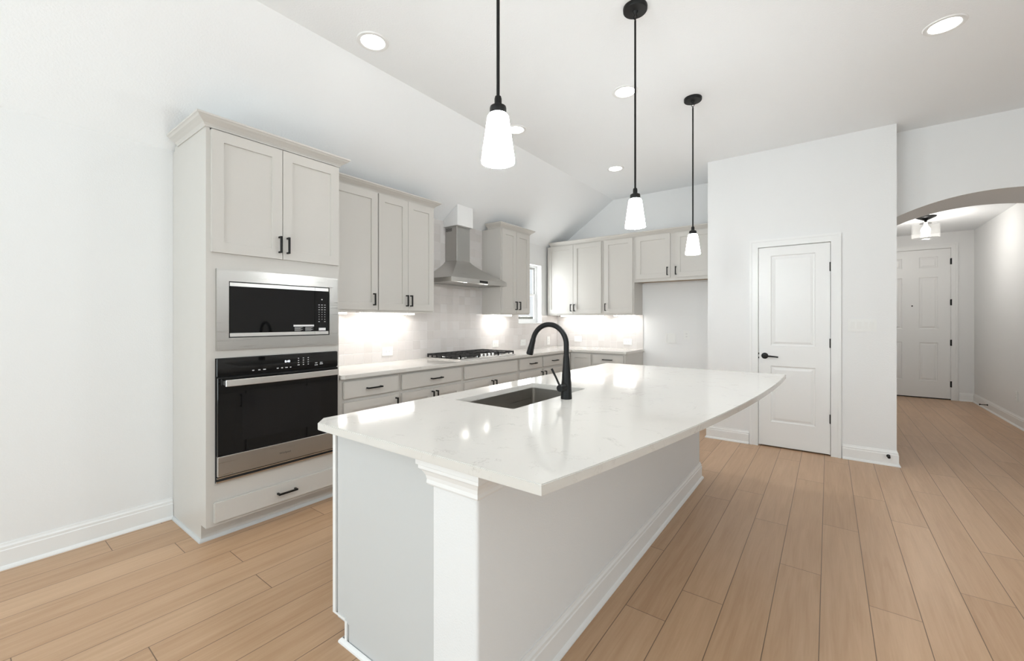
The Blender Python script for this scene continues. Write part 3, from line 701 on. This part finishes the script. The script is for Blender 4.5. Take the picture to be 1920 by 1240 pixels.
# ------------------------------------------------------------------ appliances
def marks(bm, F, u, z, w_, h_, d): box(bm, (u - w_ / 2, d, z - h_ / 2), (u + w_ / 2, d + 0.0006, z + h_ / 2), F)
def text_mesh(name, s, size, mat, parent, loc):
    """lettering lying on a face that looks towards +x"""
    cu = bpy.data.curves.new(name, 'FONT'); cu.body = s; cu.size = size; cu.align_x = 'CENTER'; cu.align_y = 'CENTER'; cu.extrude = 0.0003
    tmp = bpy.data.objects.new(name, cu); me = bpy.data.meshes.new_from_object(tmp)
    bpy.data.objects.remove(tmp); bpy.data.curves.remove(cu)
    me.transform(Matrix(((0, 0, 1, 0), (1, 0, 0, 0), (0, 1, 0, 0), (0, 0, 0, 1))))
    r_ = parent
    while r_.parent: r_ = r_.parent
    me.transform(Matrix.Translation(Vector(loc) - Vector(r_.location)))
    me.name = name; me.materials.clear(); me.materials.append(mat)
    o = bpy.data.objects.new(name, me); COL.objects.link(o); o.parent = parent
    return o
XFc = FACE_L
t = thing('microwave', 'built-in black and steel microwave above the wall oven', 'microwave', (XW + 0.4, 1.315, 1.135))
bm = B(); m0, m1, mz0, mz1 = 0.937, 1.692, 1.124, 1.600; i0, i1, iz0, iz1 = 1.000, 1.630, 1.194, 1.530
def fb(a, b): box(bm, a, b, F_left)
fb((m0, XFc + 0.0005, mz0), (i0, XFc + 0.020, mz1)); fb((i1, XFc + 0.0005, mz0), (m1, XFc + 0.020, mz1)); fb((i0, XFc + 0.0005, mz0), (i1, XFc + 0.020, iz0)); fb((i0, XFc + 0.0005, iz1), (i1, XFc + 0.020, mz1))
mk('trim_frame', bm, STL, t)
bm = B(); fb((i0 + 0.01, 0.10, 1.150), (i1 - 0.01, XFc - 0.0, 1.580)) if False else fb((i0 + 0.0005, 0.12, iz0 + 0.0005), (i1 - 0.0005, XFc + 0.004, iz1 - 0.0005)); mk('casing', bm, DRK, t)
sp = 1.525
bm = B(); fb((i0 + 0.006, XFc + 0.004, iz0 + 0.028), (sp - 0.001, XFc + 0.014, iz1 - 0.028)); door = mk('door', bm, GLB, t)
for za, zb in ((iz1 - 0.0275, iz1 - 0.006), (iz0 + 0.006, iz0 + 0.0275)):
    bm = B(); fb((i0 + 0.006, XFc + 0.004, za), (sp - 0.001, XFc + 0.017, zb)); mk('steel_strip', bm, HND, door)
bm = B(); marks(bm, F_left, 1.450, 1.262, 0.140, 0.012, XFc + 0.0141); mk('sticker', bm, WLB, door, None, 'white sticker')
bm = B()
for c0 in (1.415, 1.487):
    for r0 in range(6): marks(bm, F_left, c0 - 0.004 * (r0 % 3), 1.2505 - 0.0045 * r0, 0.056 - 0.008 * (r0 % 3), 0.0016, XFc + 0.0141)
mk('fine_print', bm, MRK, door)
bm = B(); fb((sp + 0.001, XFc + 0.004, iz0 + 0.028), (i1 - 0.006, XFc + 0.014, iz1 - 0.028)); cp = mk('control_panel', bm, GLB, t)
for za, zb in ((iz1 - 0.0275, iz1 - 0.006), (iz0 + 0.006, iz0 + 0.0275)):
    bm = B(); fb((sp + 0.001, XFc + 0.004, za), (i1 - 0.006, XFc + 0.017, zb)); mk('steel_strip', bm, HND, cp)
def key(u, z, w_, h_, d, par):
    bm = B(); marks(bm, F_left, u, z, w_, h_, d); mk('key', bm, MRK, par)
for ci, c0 in enumerate((1.556, 1.577, 1.598)):
    for r0 in range(8):
        if r0 == 7 and ci == 1: continue
        key(c0, 1.405 - 0.0166 * r0, 0.011 if r0 < 3 or r0 == 7 else 0.005, 0.004, XFc + 0.0141, cp)
key(1.577, 1.443, 0.008, 0.008, XFc + 0.0141, cp)
bm = B(); marks(bm, F_left, 1.579, 1.236, 0.050, 0.018, XFc + 0.0141); mk('sticker', bm, WLB, cp, None, 'small white sticker')

t = thing('wall_oven', 'black glass wall oven with a steel handle and lower steel band', 'oven', (XW + 0.4, 1.314, 0.35))
o0, o1, oz0, oz1 = 0.935, 1.692, 0.348, 1.075
bm = B(); fb((o0 + 0.012, 0.05, 0.362), (o1 - 0.012, XFc - 0.0, 1.062)); fb((o0, XFc + 0.0005, oz0), (o1, XFc + 0.006, oz1)); mk('housing', bm, DRK, t)
bm = B(); fb((o0 + 0.002, XFc + 0.006, 0.968), (o1 - 0.002, XFc + 0.024, oz1 - 0.002)); bev(bm, 0.002, 1); pn = mk('control_panel', bm, GLB, t)
bm = B(); fb((o0 + 0.004, XFc + 0.006, 0.503), (o1 - 0.004, XFc + 0.030, 0.962)); bev(bm, 0.002, 1); dr_ = mk('door', bm, GLB, t)
bm = B(); fb((o0 + 0.13, XFc + 0.0301, 0.575), (o1 - 0.13, XFc + 0.0306, 0.855)); mk('window', bm, OVW, dr_)
bm = B()
NH = 16; A = []
for i in range(NH + 1):
    u = 0.968 + (1.672 - 0.968) * i / NH; s_ = 2 * i / NH - 1
    dd = XFc + 0.066 + 0.014 * (1 - s_ * s_)
    A.append([bm.verts.new(F_left(u, dd + q, z)) for q, z in ((-0.012, 0.912), (0.004, 0.912), (0.004, 0.950), (-0.012, 0.950))])
for P_, Q_ in zip(A, A[1:]):
    for k_ in range(4): bm.faces.new([P_[k_], P_[(k_ + 1) % 4], Q_[(k_ + 1) % 4], Q_[k_]])
bm.faces.new(A[0]); bm.faces.new(A[-1][::-1])
for u in (0.968, 1.652): fb((u, XFc + 0.030, 0.918), (u + 0.020, XFc + 0.058, 0.944))
bev(bm, 0.002, 1); mk('handle', bm, HND, dr_)
bm = B(); fb((o0 + 0.004, XFc + 0.006, 0.386), (o1 - 0.004, XFc + 0.031, 0.5025)); bev(bm, 0.002, 1); bnd = mk('steel_band', bm, STL, t)
text_mesh('logo', 'Whirlpool', 0.017, LGO, bnd, (XW + XFc + 0.0314, 1.318, 0.440))
bm = B(); fb((o0 + 0.003, XFc + 0.006, 0.374), (o1 - 0.003, XFc + 0.026, 0.381)); fb((o0 + 0.001, XFc + 0.006, 0.349), (o1 - 0.001, XFc + 0.020, 0.358)); mk('vent_trim', bm, CHR, t)
text_mesh('clock', '8:40', 0.020, DISP, pn, (XW + XFc + 0.0244, 1.336, 1.029))
for ci, u in enumerate((1.408, 1.441, 1.474)):
    for r0 in range(4): key(u, 1.044 - 0.0145 * r0, 0.008 if r0 < 3 or ci else 0.014, 0.005, XFc + 0.0241, pn)
for u, w_ in ((1.130, 0.012), (1.165, 0.012), (1.195, 0.016), (1.275, 0.012), (1.302, 0.012), (1.330, 0.016), (1.356, 0.010)): key(u, 0.990, w_, 0.006, XFc + 0.0241, pn)
for u, z, w_ in ((1.530, 1.004, 0.016), (1.530, 0.990, 0.022), (1.566, 1.004, 0.018), (1.566, 0.994, 0.024)): key(u, z, w_, 0.005, XFc + 0.0241, pn)


# gas cooktop
t = thing('gas_cooktop', 'steel gas cooktop with black grates and five knobs', 'cooktop', (-3.16, 3.49, ZC))
cx0, cx1, cy0, cy1 = -3.415, -2.905, 3.035, 3.950
bm = B(); box(bm, (cx0, cy0, ZC + 0.0005), (cx1, cy1, ZC + 0.011)); bev(bm, 0.004, 2); mk('tray', bm, HND, t)
bm = B(); box(bm, (cx0 + 0.02, cy0 + 0.02, ZC + 0.0112), (cx1 - 0.10, cy1 - 0.02, ZC + 0.0125)); mk('burner_pan', bm, CAST, t)
gz0, gz1 = ZC + 0.032, ZC + 0.050
def grate(x0, x1, y0, y1, nb):
    bm = B(); s = 0.006
    def bar(a, b): box(bm, a, b)
    for y in (y0, y1 - 2 * s): bar((x0, y, gz0), (x1, y + 2 * s, gz1))
    for x in (x0, x1 - 2 * s): bar((x, y0, gz0), (x + 2 * s, y1, gz1))
    for i in range(1, nb):
        x = x0 + (x1 - x0) * i / nb; bar((x - s, y0, gz0 + 0.003), (x + s, y1, gz1))
    ym = (y0 + y1) / 2; bar((x0, ym - s, gz0 + 0.003), (x1, ym + s, gz1))
    for x in (x0, x1 - 2 * s):
        for y in (y0, y1 - 2 * s): bar((x, y, ZC + 0.0128), (x + 2 * s, y + 2 * s, gz0))
    for i in range(1, nb):
        x = x0 + (x1 - x0) * i / nb
        for y in (y0, y1 - 2 * s): bar((x - s, y, ZC + 0.0128), (x + s, y + 2 * s, gz0))
    return mk('grate', bm, CAST, t)
grate(cx0 + 0.015, cx1 - 0.015, cy0 + 0.012, 3.335, 7); grate(cx0 + 0.015, -3.090, 3.341, 3.644, 4); grate(cx0 + 0.015, cx1 - 0.015, 3.650, cy1 - 0.012, 7)
for bx, by, br in ((-3.29, 3.19, 0.036), (-3.03, 3.19, 0.045), (-3.25, 3.49, 0.055), (-3.29, 3.80, 0.045), (-3.03, 3.80, 0.036)):
    bm = B(); lathe(bm, [(0, 0), (br + 0.012, 0), (br + 0.008, 0.008), (br, 0.009), (br, 0.014), (0, 0.014)], (bx, by, ZC + 0.0126), 24); o = mk('burner', bm, CHR, t, SM)
    bm = B(); lathe(bm, [(0, 0), (br * 0.85, 0), (br * 0.85, 0.006), (br * 0.7, 0.008), (0, 0.008)], (bx, by, ZC + 0.0267), 24); mk('burner_cap', bm, CAST, o, SM)
for i in range(5):
    bm = B(); y = 3.365 + 0.0635 * i
    lathe(bm, [(0, 0), (0.024, 0), (0.024, 0.004), (0.019, 0.006), (0.0175, 0.030), (0.015, 0.033), (0, 0.033)], (-2.975, y, ZC + 0.011), 24); mk('knob', bm, CHR, t, SM)

# range hood
HX = XW + 0.009
t = thing('range_hood', 'stainless steel chimney range hood above the gas cooktop', 'range hood', (-3.2, 3.457, 1.69))
hy0, hy1, hxf, hz0, hz1, hz2 = 3.005, 3.909, -3.00, 1.690, 1.735, 1.955
c0, c1, cxf = 3.348, 3.560, -3.262
bm = B()
def q4(x0, x1, y0, y1, z): return [bm.verts.new(p) for p in ((x0, y0, z), (x1, y0, z), (x1, y1, z), (x0, y1, z))]
A0 = q4(HX + 0.012, hxf - 0.012, hy0 + 0.012, hy1 - 0.012, hz0 + 0.022); A1 = q4(HX + 0.012, hxf - 0.012, hy0 + 0.012, hy1 - 0.012, hz0)
A2 = q4(HX, hxf, hy0, hy1, hz0); A3 = q4(HX, hxf, hy0, hy1, hz1)
rows = [A0, A1, A2, A3]
for i in range(1, 9):
    s = i / 8; g = 1 - (1 - s) ** 1.25
    rows.append(q4(HX, hxf + (cxf - hxf) * g, hy0 + (c0 - hy0) * g, hy1 + (c1 - hy1) * g, hz1 + (hz2 - hz1) * s))
for P_, Q_ in zip(rows, rows[1:]):
    for k_ in range(4): bm.faces.new([P_[k_], P_[(k_ + 1) % 4], Q_[(k_ + 1) % 4], Q_[k_]])
bm.faces.new(rows[0]); bm.faces.new(rows[-1]); cn = mk('canopy', bm, STL, t, math.radians(25))
bm = B(); box(bm, (HX, c0, hz2), (cxf, c1, 2.335)); bev(bm, 0.002, 1); ch = mk('chimney', bm, STV, t)
bm = B()
for i in range(4): box(bm, (-3.44 + 0.012, c0 - 0.0006, 2.285 + 0.009 * i), (-3.335, c0 + 0.0, 2.290 + 0.009 * i))
mk('vent_grille', bm, DRK, ch)
for a, b in ((hy0 + 0.03, 3.452), (3.462, hy1 - 0.03)):
    bm = B(); box(bm, (HX + 0.03, a, hz0 + 0.010), (hxf - 0.10, b, hz0 + 0.0215)); mk('filter', bm, STL, t)
for (x, y) in ((-3.06, 3.285), (-3.06, 3.625)):
    bm = B(); lathe(bm, [(0, 0.004), (0.022, 0.004), (0.024, 0.0), (0.030, 0.0), (0.030, 0.014), (0, 0.014)], (x, y, hz0 + 0.0075), 24); mk('lamp', bm, LENS, t, SM, 'lit round hood lamp')
    area('hood_lamp_glow', (x, y, hz0 + 0.004), (0, 0, 0), 0.04, 0.04, 0.5, (1, 0.96, 0.9), 'DISK', math.radians(120))
bm = B(); box(bm, (hxf, 3.430, hz0 + 0.012), (hxf + 0.0015, 3.565, hz0 + 0.034)); mk('control_panel', bm, GLB, t)
bm = B()
pr = [(XW + 0.010, 2.336), (-3.222, 2.336), (-3.222, 2.410 + k * (-3.222 - XW) - 0.002), (XW + 0.010, 2.410 + k * 0.010 - 0.002)]
prism(bm, pr, lambda x, z: (x, 3.318, z), lambda x, z: (x, 3.568, z)); tag(mk('duct_cover', bm, WALL), 'white boxed duct cover between the hood chimney and sloped ceiling', 'duct cover')

# ------------------------------------------------------------------ lamps
def led(label, F, u0, u1, d, z, power, rot):
    t = thing('under_cabinet_light', label, 'light', F((u0 + u1) / 2, d, z - 0.036), 'under-cabinet lights')
    bm = B(); box(bm, (u0, d - 0.025, z - 0.022), (u1, d + 0.025, z), F); mk('housing', bm, PLA, t)
    bm = B(); box(bm, (u0 + 0.004, d - 0.021, z - 0.036), (u1 - 0.004, d + 0.021, z - 0.022), F); mk('diffuser', bm, LED, t)
    area('under_cabinet_glow', F((u0 + u1) / 2, d, z - 0.039), (0, 0, rot), u1 - u0, 0.03, power, (1.0, 0.98, 0.955))
zl = UB + 0.0175
led('short lit strip under the wall cabinet beside the oven cabinet', F_left, 1.76, 2.06, 0.12, zl, 1.0, PI / 2)
led('long lit strip under the two-door cabinet left of the hood', F_left, 2.20, 2.80, 0.12, zl, 2.0, PI / 2)
led('lit strip under the narrow cabinet right of the hood', F_left, 4.02, 4.42, 0.12, zl, 1.5, PI / 2)
led('lit strip under the far corner cabinet', F_back, -3.30, -2.60, 0.12, zl, 1.1, 0)
led('lit strip under the single-door cabinet by the fridge space', F_back, -2.44, -2.13, 0.12, zl, 1.1, 0)

def downlight(label, x, y, first=None):
    if first: r_ = copy_tree(first, (x, y, HC), label)
    else:
        r_ = thing('recessed_light', label, 'ceiling light', (x, y, HC), 'recessed ceiling lights')
        bm = B(); lathe(bm, [(0.072, 0.0), (0.072, -0.004), (0.078, -0.007), (0.094, -0.006), (0.098, 0.0)], (x, y, HC), 40); mk('trim_ring', bm, TRIM, r_, SM)
        bm = B(); lathe(bm, [(0, -0.0035), (0.0718, -0.0035), (0.0718, 0.0), (0, 0.0)], (x, y, HC), 40); mk('lens', bm, LENS, r_, SM)
    area('recessed_glow', (x, y, HC - 0.012), (0, 0, 0), 0.13, 0.13, 1.0, (1.0, 0.98, 0.96), 'DISK', math.radians(150))
    return r_
dl = downlight('round recessed ceiling light above the tall oven cabinet', -2.285, 1.599)
downlight('recessed ceiling light half hidden behind the nearest pendant shade', -2.293, 3.121, dl)
downlight('recessed ceiling light touching the middle pendant rod', -1.244, 3.104, dl)
downlight('farthest recessed ceiling light, in front of the back wall cabinets', -1.963, 4.610, dl)
downlight('recessed ceiling light at the right, in front of the arched opening', 0.550, 3.535, dl)

def pendant(label, x, y, first=None):
    if first: r_ = copy_tree(first, (x, y, HC), label)
    else:
        r_ = thing('pendant_light', label, 'pendant light', (x, y, HC), 'pendant lights over the island')
        bm = B(); lathe(bm, [(0, 0), (0.065, 0), (0.066, -0.004), (0.065, -0.020), (0.062, -0.024), (0.016, -0.026), (0.012, -0.034), (0.007, -0.044), (0, -0.044)], (x, y, HC), 40); mk('ceiling_canopy', bm, BLK, r_, SM)
        bm = B()
        tube(bm, [(x + 0.010 * math.cos(a), y, HC - 0.054 + 0.012 * math.sin(a)) for a in [2 * PI * i / 20 for i in range(21)]], 0.0022, 8, False)
        tube(bm, [(x, y + 0.008 * math.cos(a), HC - 0.072 + 0.009 * math.sin(a)) for a in [2 * PI * i / 20 for i in range(21)]], 0.0024, 8, False)
        mk('loop', bm, BLK, r_, SM)
        bm = B(); lathe(bm, [(0, 0), (0.0055, 0), (0.0055, -0.935), (0, -0.935)], (x, y, HC - 0.078), 16); mk('rod', bm, BLK, r_, SM)
        bm = B(); lathe(bm, [(0, 0.062), (0.010, 0.060), (0.012, 0.052), (0.012, 0.034), (0.016, 0.031), (0.026, 0.026), (0.0275, 0.020), (0.0275, 0.0), (0, 0.0)], (x, y, 1.974), 32); mk('socket', bm, BLK, r_, SM)
        bm = B(); lathe(bm, [(0.020, 0.158), (0.030, 0.157), (0.035, 0.150), (0.0365, 0.140), (0.0475, 0.060), (0.055, 0.005), (0.0545, 0.0), (0.051, 0.0), (0.0515, 0.006), (0.044, 0.060), (0.033, 0.138), (0.029, 0.150), (0.020, 0.153)], (x, y, 1.817), 40); mk('shade', bm, SHADE, r_, SM, 'lit white opal glass shade')
    return r_
pd = pendant('nearest black pendant with a glowing white glass shade', -0.869, 1.085)
pendant('middle black pendant over the island, seen with its round ceiling canopy', -0.863, 2.300, pd)
pendant('farthest black pendant, hanging in front of the fridge-space cabinet', -0.854, 3.516, pd)

t = thing('flush_mount_light', 'black flush mount entry light with a clear glass drum', 'ceiling light', (1.075, 8.1, EZ))
x, y = 1.075, 8.1
bm = B(); lathe(bm, [(0, 0), (0.115, 0), (0.105, -0.014), (0.03, -0.05), (0.014, -0.058), (0.014, -0.075), (0.06, -0.092), (0.065, -0.1), (0, -0.1)], (x, y, EZ), 32); mk('ceiling_canopy', bm, BLK, t, SM)
bm = B(); lathe(bm, [(0.12, -0.095), (0.145, -0.098), (0.145, -0.30), (0.141, -0.30), (0.141, -0.102), (0.06, -0.099)], (x, y, EZ), 40); mk('glass_shade', bm, CLR, t, SM)
bm = B(); lathe(bm, [(0, -0.10), (0.018, -0.102), (0.02, -0.125), (0.045, -0.165), (0.052, -0.195), (0.042, -0.225), (0.02, -0.24), (0, -0.243)], (x, y, EZ), 24); mk('bulb', bm, BULB, t, SM, 'lit round bulb')
l_ = bpy.data.lights.new('entry_glow', 'POINT'); l_.energy = 14; l_.color = (1.0, 0.97, 0.92); l_.shadow_soft_size = 0.06
o = bpy.data.objects.new('entry_glow', l_); COL.objects.link(o); o.location = (x, y, EZ - 0.32)

# ------------------------------------------------------------------ small wall fittings
def outlet(label, F, u, z, d, w_=0.125, h_=0.085, horiz=True, name='wall_outlet'):
    t = thing(name, label, 'outlet', F(u, d, z - h_ / 2), 'wall outlets')
    bm = B(); box(bm, (u - w_ / 2, d, z - h_ / 2), (u + w_ / 2, d + 0.006, z + h_ / 2), F); bev(bm, 0.002, 2); pl = mk('cover_plate', bm, PLA, t)
    bm = B()
    a, b = (0.034, 0.0165) if horiz else (0.0165, 0.034)
    box(bm, (u - a, d + 0.006, z - b), (u + a, d + 0.0085, z + b), F); mk('receptacle', bm, PLA, t)
    bm = B()
    for s in (-1, 1):
        for q in (-0.005, 0.005):
            cu, cz = (u + s * 0.018, z + q) if horiz else (u + q, z + s * 0.018)
            aa, bb = (0.004, 0.001) if horiz else (0.001, 0.004)
            box(bm, (cu - aa, d + 0.0085, cz - bb), (cu + aa, d + 0.0089, cz + bb), F)
    mk('slots', bm, DRK, t)
    return t
dt = 0.0092
outlet('white outlet on the backsplash, left of the cooktop', F_left, 2.570, 0.995, dt)
outlet('white outlet on the backsplash, just right of the cooktop', F_left, 4.237, 0.995, dt)
outlet('white outlet on the backsplash below the window', F_left, 4.855, 0.982, dt)
outlet('white outlet on the range backsplash close to the far corner', F_left, 5.526, 0.985, dt, 0.085, 0.125, False)
outlet('white outlet on the back wall tiles near the corner', F_back, -3.069, 1.012, dt)
outlet('white outlet on the back wall tiles near the fridge space', F_back, -2.281, 0.992, dt)
outlet('white outlet on the painted wall of the fridge space', F_back, -1.485, 1.100, 0.0005, 0.078, 0.118, False)
outlet('white outlet low on the right-hand entry wall', lambda u, d, z: (1.85 - d, u, z), 7.855, 0.365, 0.0005, 0.075, 0.118, False)
t = thing('water_supply_box', 'square white water supply plate in the fridge space', 'supply box', F_back(-1.688, 0, 0.99), None)
bm = B(); 
for a, b, c, d_ in ((-1.752, -1.624, 0.991, 1.003), (-1.752, -1.624, 1.107, 1.119), (-1.752, -1.740, 1.003, 1.107), (-1.636, -1.624, 1.003, 1.107)): box(bm, (a, 0.0005, c), (b, 0.008, d_), F_back)
mk('frame', bm, PLA, t)
bm = B(); box(bm, (-1.740, 0.0005, 1.003), (-1.636, 0.003, 1.107), F_back); mk('cover', bm, PLA, t)
t = thing('light_switch', 'white four-gang switch plate right of the pantry door', 'light switch', (0.248, PY, 1.193))
bm = B(); box(bm, (0.146, 0.0005, 1.193), (0.350, 0.006, 1.309), Fp); bev(bm, 0.002, 2); mk('cover_plate', bm, PLA, t)
for i in range(4):
    u = 0.248 + (i - 1.5) * 0.046
    bm = B(); v = [bm.verts.new(Fp(*p)) for p in ((u - 0.0165, 0.006, 1.218), (u + 0.0165, 0.006, 1.218), (u + 0.0165, 0.006, 1.284), (u - 0.0165, 0.006, 1.284), (u - 0.0165, 0.0075, 1.218), (u + 0.0165, 0.0075, 1.218), (u + 0.0165, 0.0115, 1.284), (u - 0.0165, 0.0115, 1.284))]
    for f in ((0, 1, 2, 3), (4, 5, 6, 7), (0, 1, 5, 4), (1, 2, 6, 5), (2, 3, 7, 6), (3, 0, 4, 7)): bm.faces.new([v[q] for q in f])
    mk('rocker', bm, PLA, t)
# door stops
bm = B(); lathe(bm, [(0, -0.014), (0.014, -0.014), (0.014, -0.020), (0.006, -0.022), (0.006, -0.055), (0.011, -0.057), (0.011, -0.070), (0, -0.070)], (0.428, PY, 0.086), 20, axis=1)
tag(mk('door_stop', bm, BLK, None, SM), 'black door stop on the baseboard at the pantry wall corner', 'door stop')
bm = B(); lathe(bm, [(0, -0.014), (0.013, -0.014), (0.013, -0.020), (0.0055, -0.022), (0.0055, -0.085), (0.010, -0.087), (0.010, -0.098), (0, -0.098)], (1.85, 8.98, 0.075), 20, axis=0)
tag(mk('door_stop', bm, BLK, None, SM), 'black door stop on the right-hand entry baseboard', 'door stop')

# ------------------------------------------------------------------ outside the kitchen window
bm = B(); box(bm, (-14, -6, -0.35), (-3.9, 22, -0.30)); struct(mk('ground', bm, GRA))
bm = B()
for i in range(90): box(bm, (-9.02, 6.0 + 0.15 * i, -0.30), (-9.0, 6.142 + 0.15 * i, 1.42))
for z in (0.1, 1.1): box(bm, (-9.06, 6.0, z), (-9.02, 19.5, z + 0.09))
tag(mk('fence', bm, FEN), 'weathered board fence outside the kitchen window', 'fence')
